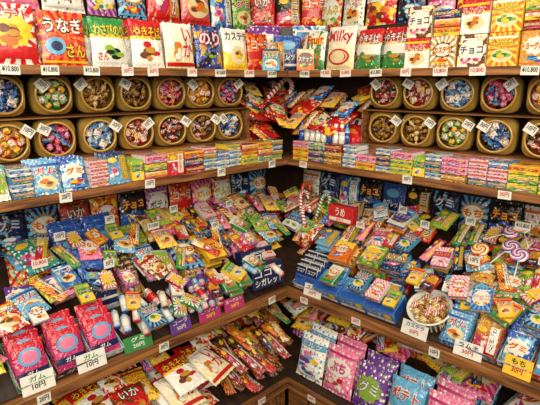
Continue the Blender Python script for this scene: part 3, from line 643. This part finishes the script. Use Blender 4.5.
rnd(RR,.245,.335,.68,1.02,['hb','st'])
rnd(RR,.17,.335,1.04,1.6,['fb','sb','sb','sb','hb','sm'])
rnd(RR,.17,.33,.38,.63,['hb','hb'])
rnd(RR,.34,.48,.18,1.45,['sb','hb','hb','sb','sm','fb','hm','hb','sb','hb','hm'])
RL.rear([MBG[1],dark1,MBG[3],MBG[6],org,MBG[8],dark2,MBG[11],redb],.16,1.45,.03,4,'bags along the wall','standing against the wall')  # dark bag colours mixed in to carry the shade under the shelf above
RR.rear([dark1,MBG[7],dark2,blueB,MBG[2],dark1,MBG[1],dark2,MBG[10]],.16,1.45,.03,4,'bags along the wall','standing against the wall')
RL.H[:, int((RL.len-.05)*100):]=.3; RR.H[:, int((RR.len-.05)*100):]=.3
for rp in (RL,RR):
    rp.heapbin(SB+MBG[:6],.1,1.45,.17,.52,26,30,.12,'loose bags scattered on the heap','loose on the heap',20)
    rp.heapbin(STK+MINI+FB2,.1,1.45,.17,.52,50,35,.13,'loose packets scattered on the heap','loose on the heap',20)
RL.heapbin(MINI+FB2+ROLL,.5,1.2,.0,.2,22,40,.11,'loose packets near the shelf edge','loose on the heap',24)
RL.heapbin(MINI+SB,1.17,1.6,.13,.26,14,30,.13,'loose packets near the shelf edge','loose on the heap',24)
RR.heapbin(MINI+FB2,.5,1.55,.1,.26,22,30,.13,'loose packets near the shelf edge','loose on the heap',24)
for a,y,yw in ((1.20,.30,20),(1.27,.33,-20),(1.33,.29,10),(1.24,.4,-50),(1.31,.41,30)):
    RR.lay(LOL[int(a*100)%3],a,y,yw,.2,'lollipops on the heap','lying on the heap')
for i,(a,yv,r) in enumerate([(.36,.30,-15),(.42,.33,10),(.49,.28,25),(.31,.36,-5),(.45,.22,-25)]):
    z=float(RR.H[RR.foot(a,yv,.03,.03,0)].max())
    spawn(CANE[i%4],RR.F(a,yv,min(.1,max(.06,z)))@Rx(-45)@Ry(r),'candy canes in the shelf corner','standing in the corner heap')
zz=float(RR.H[RR.foot(.6,.32,.13,.06,0)].max()); spawn(redbx,RR.F(.6,.31,zz)@Rx(-34),'','on top of the heap')
for (w,a,k) in [('L',1.36,0),('L',1.2,6),('L',1.03,3),('L',.9,2),('L',.78,2),('R',.62,1),('R',1.08,4),('R',1.27,1),('R',1.42,5),('L',1.52,0)]:
    spawn(BIG[k],W(w,a,S3-.012,Z3+.001)@Rz(R.uniform(-4,4))@Rx(-16),'large price cards on the shelf lip','leaning on shelf lip')
for rp in(RL,RR):
    for a,y in ((.7,.3),(.95,.38),(1.2,.25),(1.4,.33),(1.1,.45),(.55,.4),(.82,.44),(1.3,.42)):
        z=float(rp.H[rp.foot(a,y,.05,.03,0)].max())
        spawn(R.choice(TAGR+TAG),rp.F(a,y,z+.002)@Rx(-35),'price cards on the heap','standing in the heap')
# ============ FOURTH SHELF
QL=Rp('L',.54,Z4+.005,.38,1.85); QR=Rp('R',.54,Z4+.005,.38,1.85)
g4='on the bottom shelf'
QL.heapbin(DSTK,.45,.85,0,.25,64,20,.16,'stick snack bags '+g4,'heaped on bottom shelf')
QL.heapbin(DSTK+STK[:3]+[redb],.1,.8,.2,.56,60,30,.13,'snack packs '+g4,'heaped on bottom shelf')
QL.heapbin([MBG[5],redb,top5,top4,BB[0],SB[5]],.82,1.6,0,.32,44,16,.19,'large snack bags '+g4,'heaped on bottom shelf')
QL.heapbin([MBG[1],SB[5],SB[0],top4,top5,redb],.7,1.5,.25,.56,40,20,.13,'large snack bags '+g4,'heaped on bottom shelf')
for k,b in enumerate((whiteb,pinkb,purpb,ylwb,pinkb)):
    QR.standbin(b,.565+k*.146,.711+k*.146,.0,.13,36,'large snack bags '+g4,'standing on bottom shelf',None)
QR.heapbin([BB[1],BB[6],BB[9],BB[4],BB[8],MBG[4]],1.3,1.6,0,.32,14,20,.19,'large snack bags '+g4,'heaped on bottom shelf')
QR.heapbin(MBG+[BB[1],whiteb,pinkb],.1,1.5,.18,.56,64,20,.15,'large snack bags '+g4,'heaped on bottom shelf')
QL.heapbin([SB[5],SB[0],SB[18],SB[20]]+STK,.3,1.3,.0,.5,24,30,.19,'loose packets '+g4,'loose on bottom shelf')
QR.heapbin(SB[:6]+STK,.3,1.3,.2,.5,24,30,.18,'loose packets '+g4,'loose on bottom shelf')
for a,w in ((.72,'L'),(.95,'L'),(.7,'R'),(.95,'R')):
    spawn(TAGR[2],W(w,a,S4+.0068,Z4-.03),'price cards on the shelf edges','fixed to shelf edge')
print('COUNT',CNT,KC)
# ============ LIGHTS
def area(loc,tgt,sz,pw,col):
    l=bpy.data.lights.new('shop_and_fill_light','AREA'); l.shape='RECTANGLE'; l.size=sz[0]; l.size_y=sz[1]; l.energy=pw; l.color=col
    o=bpy.data.objects.new('shop_and_fill_light',l); o.location=loc; o.rotation_euler=(Vector(tgt)-Vector(loc)).to_track_quat('-Z','Y').to_euler(); COL.objects.link(o)
area((1.3,-1.3,2.6),(.3,-.3,1.0),(1.4,.3),16,(1,.87,.68))
area((2.4,-2.5,2.1),(.3,-.3,.9),(1.5,.8),62,(1,.92,.77))  # added frontal fill behind the camera, brightening goods under the shelves
area((2.3,-1.1,2.1),(.5,-.2,.8),(.9,.25),9,(1,.86,.66)); area((1.1,-2.3,2.1),(.2,-.5,.8),(.25,.9),9,(1,.88,.7))
w=bpy.data.worlds.new('w'); scene.world=w; w.use_nodes=True; w.node_tree.nodes['Background'].inputs[0].default_value=(1,.93,.82,1); w.node_tree.nodes['Background'].inputs[1].default_value=.28
scene.view_settings.view_transform='Standard'
cam=bpy.data.cameras.new('camera'); cam.sensor_width=36; cam.lens=36*490/540; cam.clip_start=.05
co=bpy.data.objects.new('camera',cam); co.location=CP
co.rotation_euler=FW.to_track_quat('-Z','Y').to_euler(); COL.objects.link(co); scene.camera=co
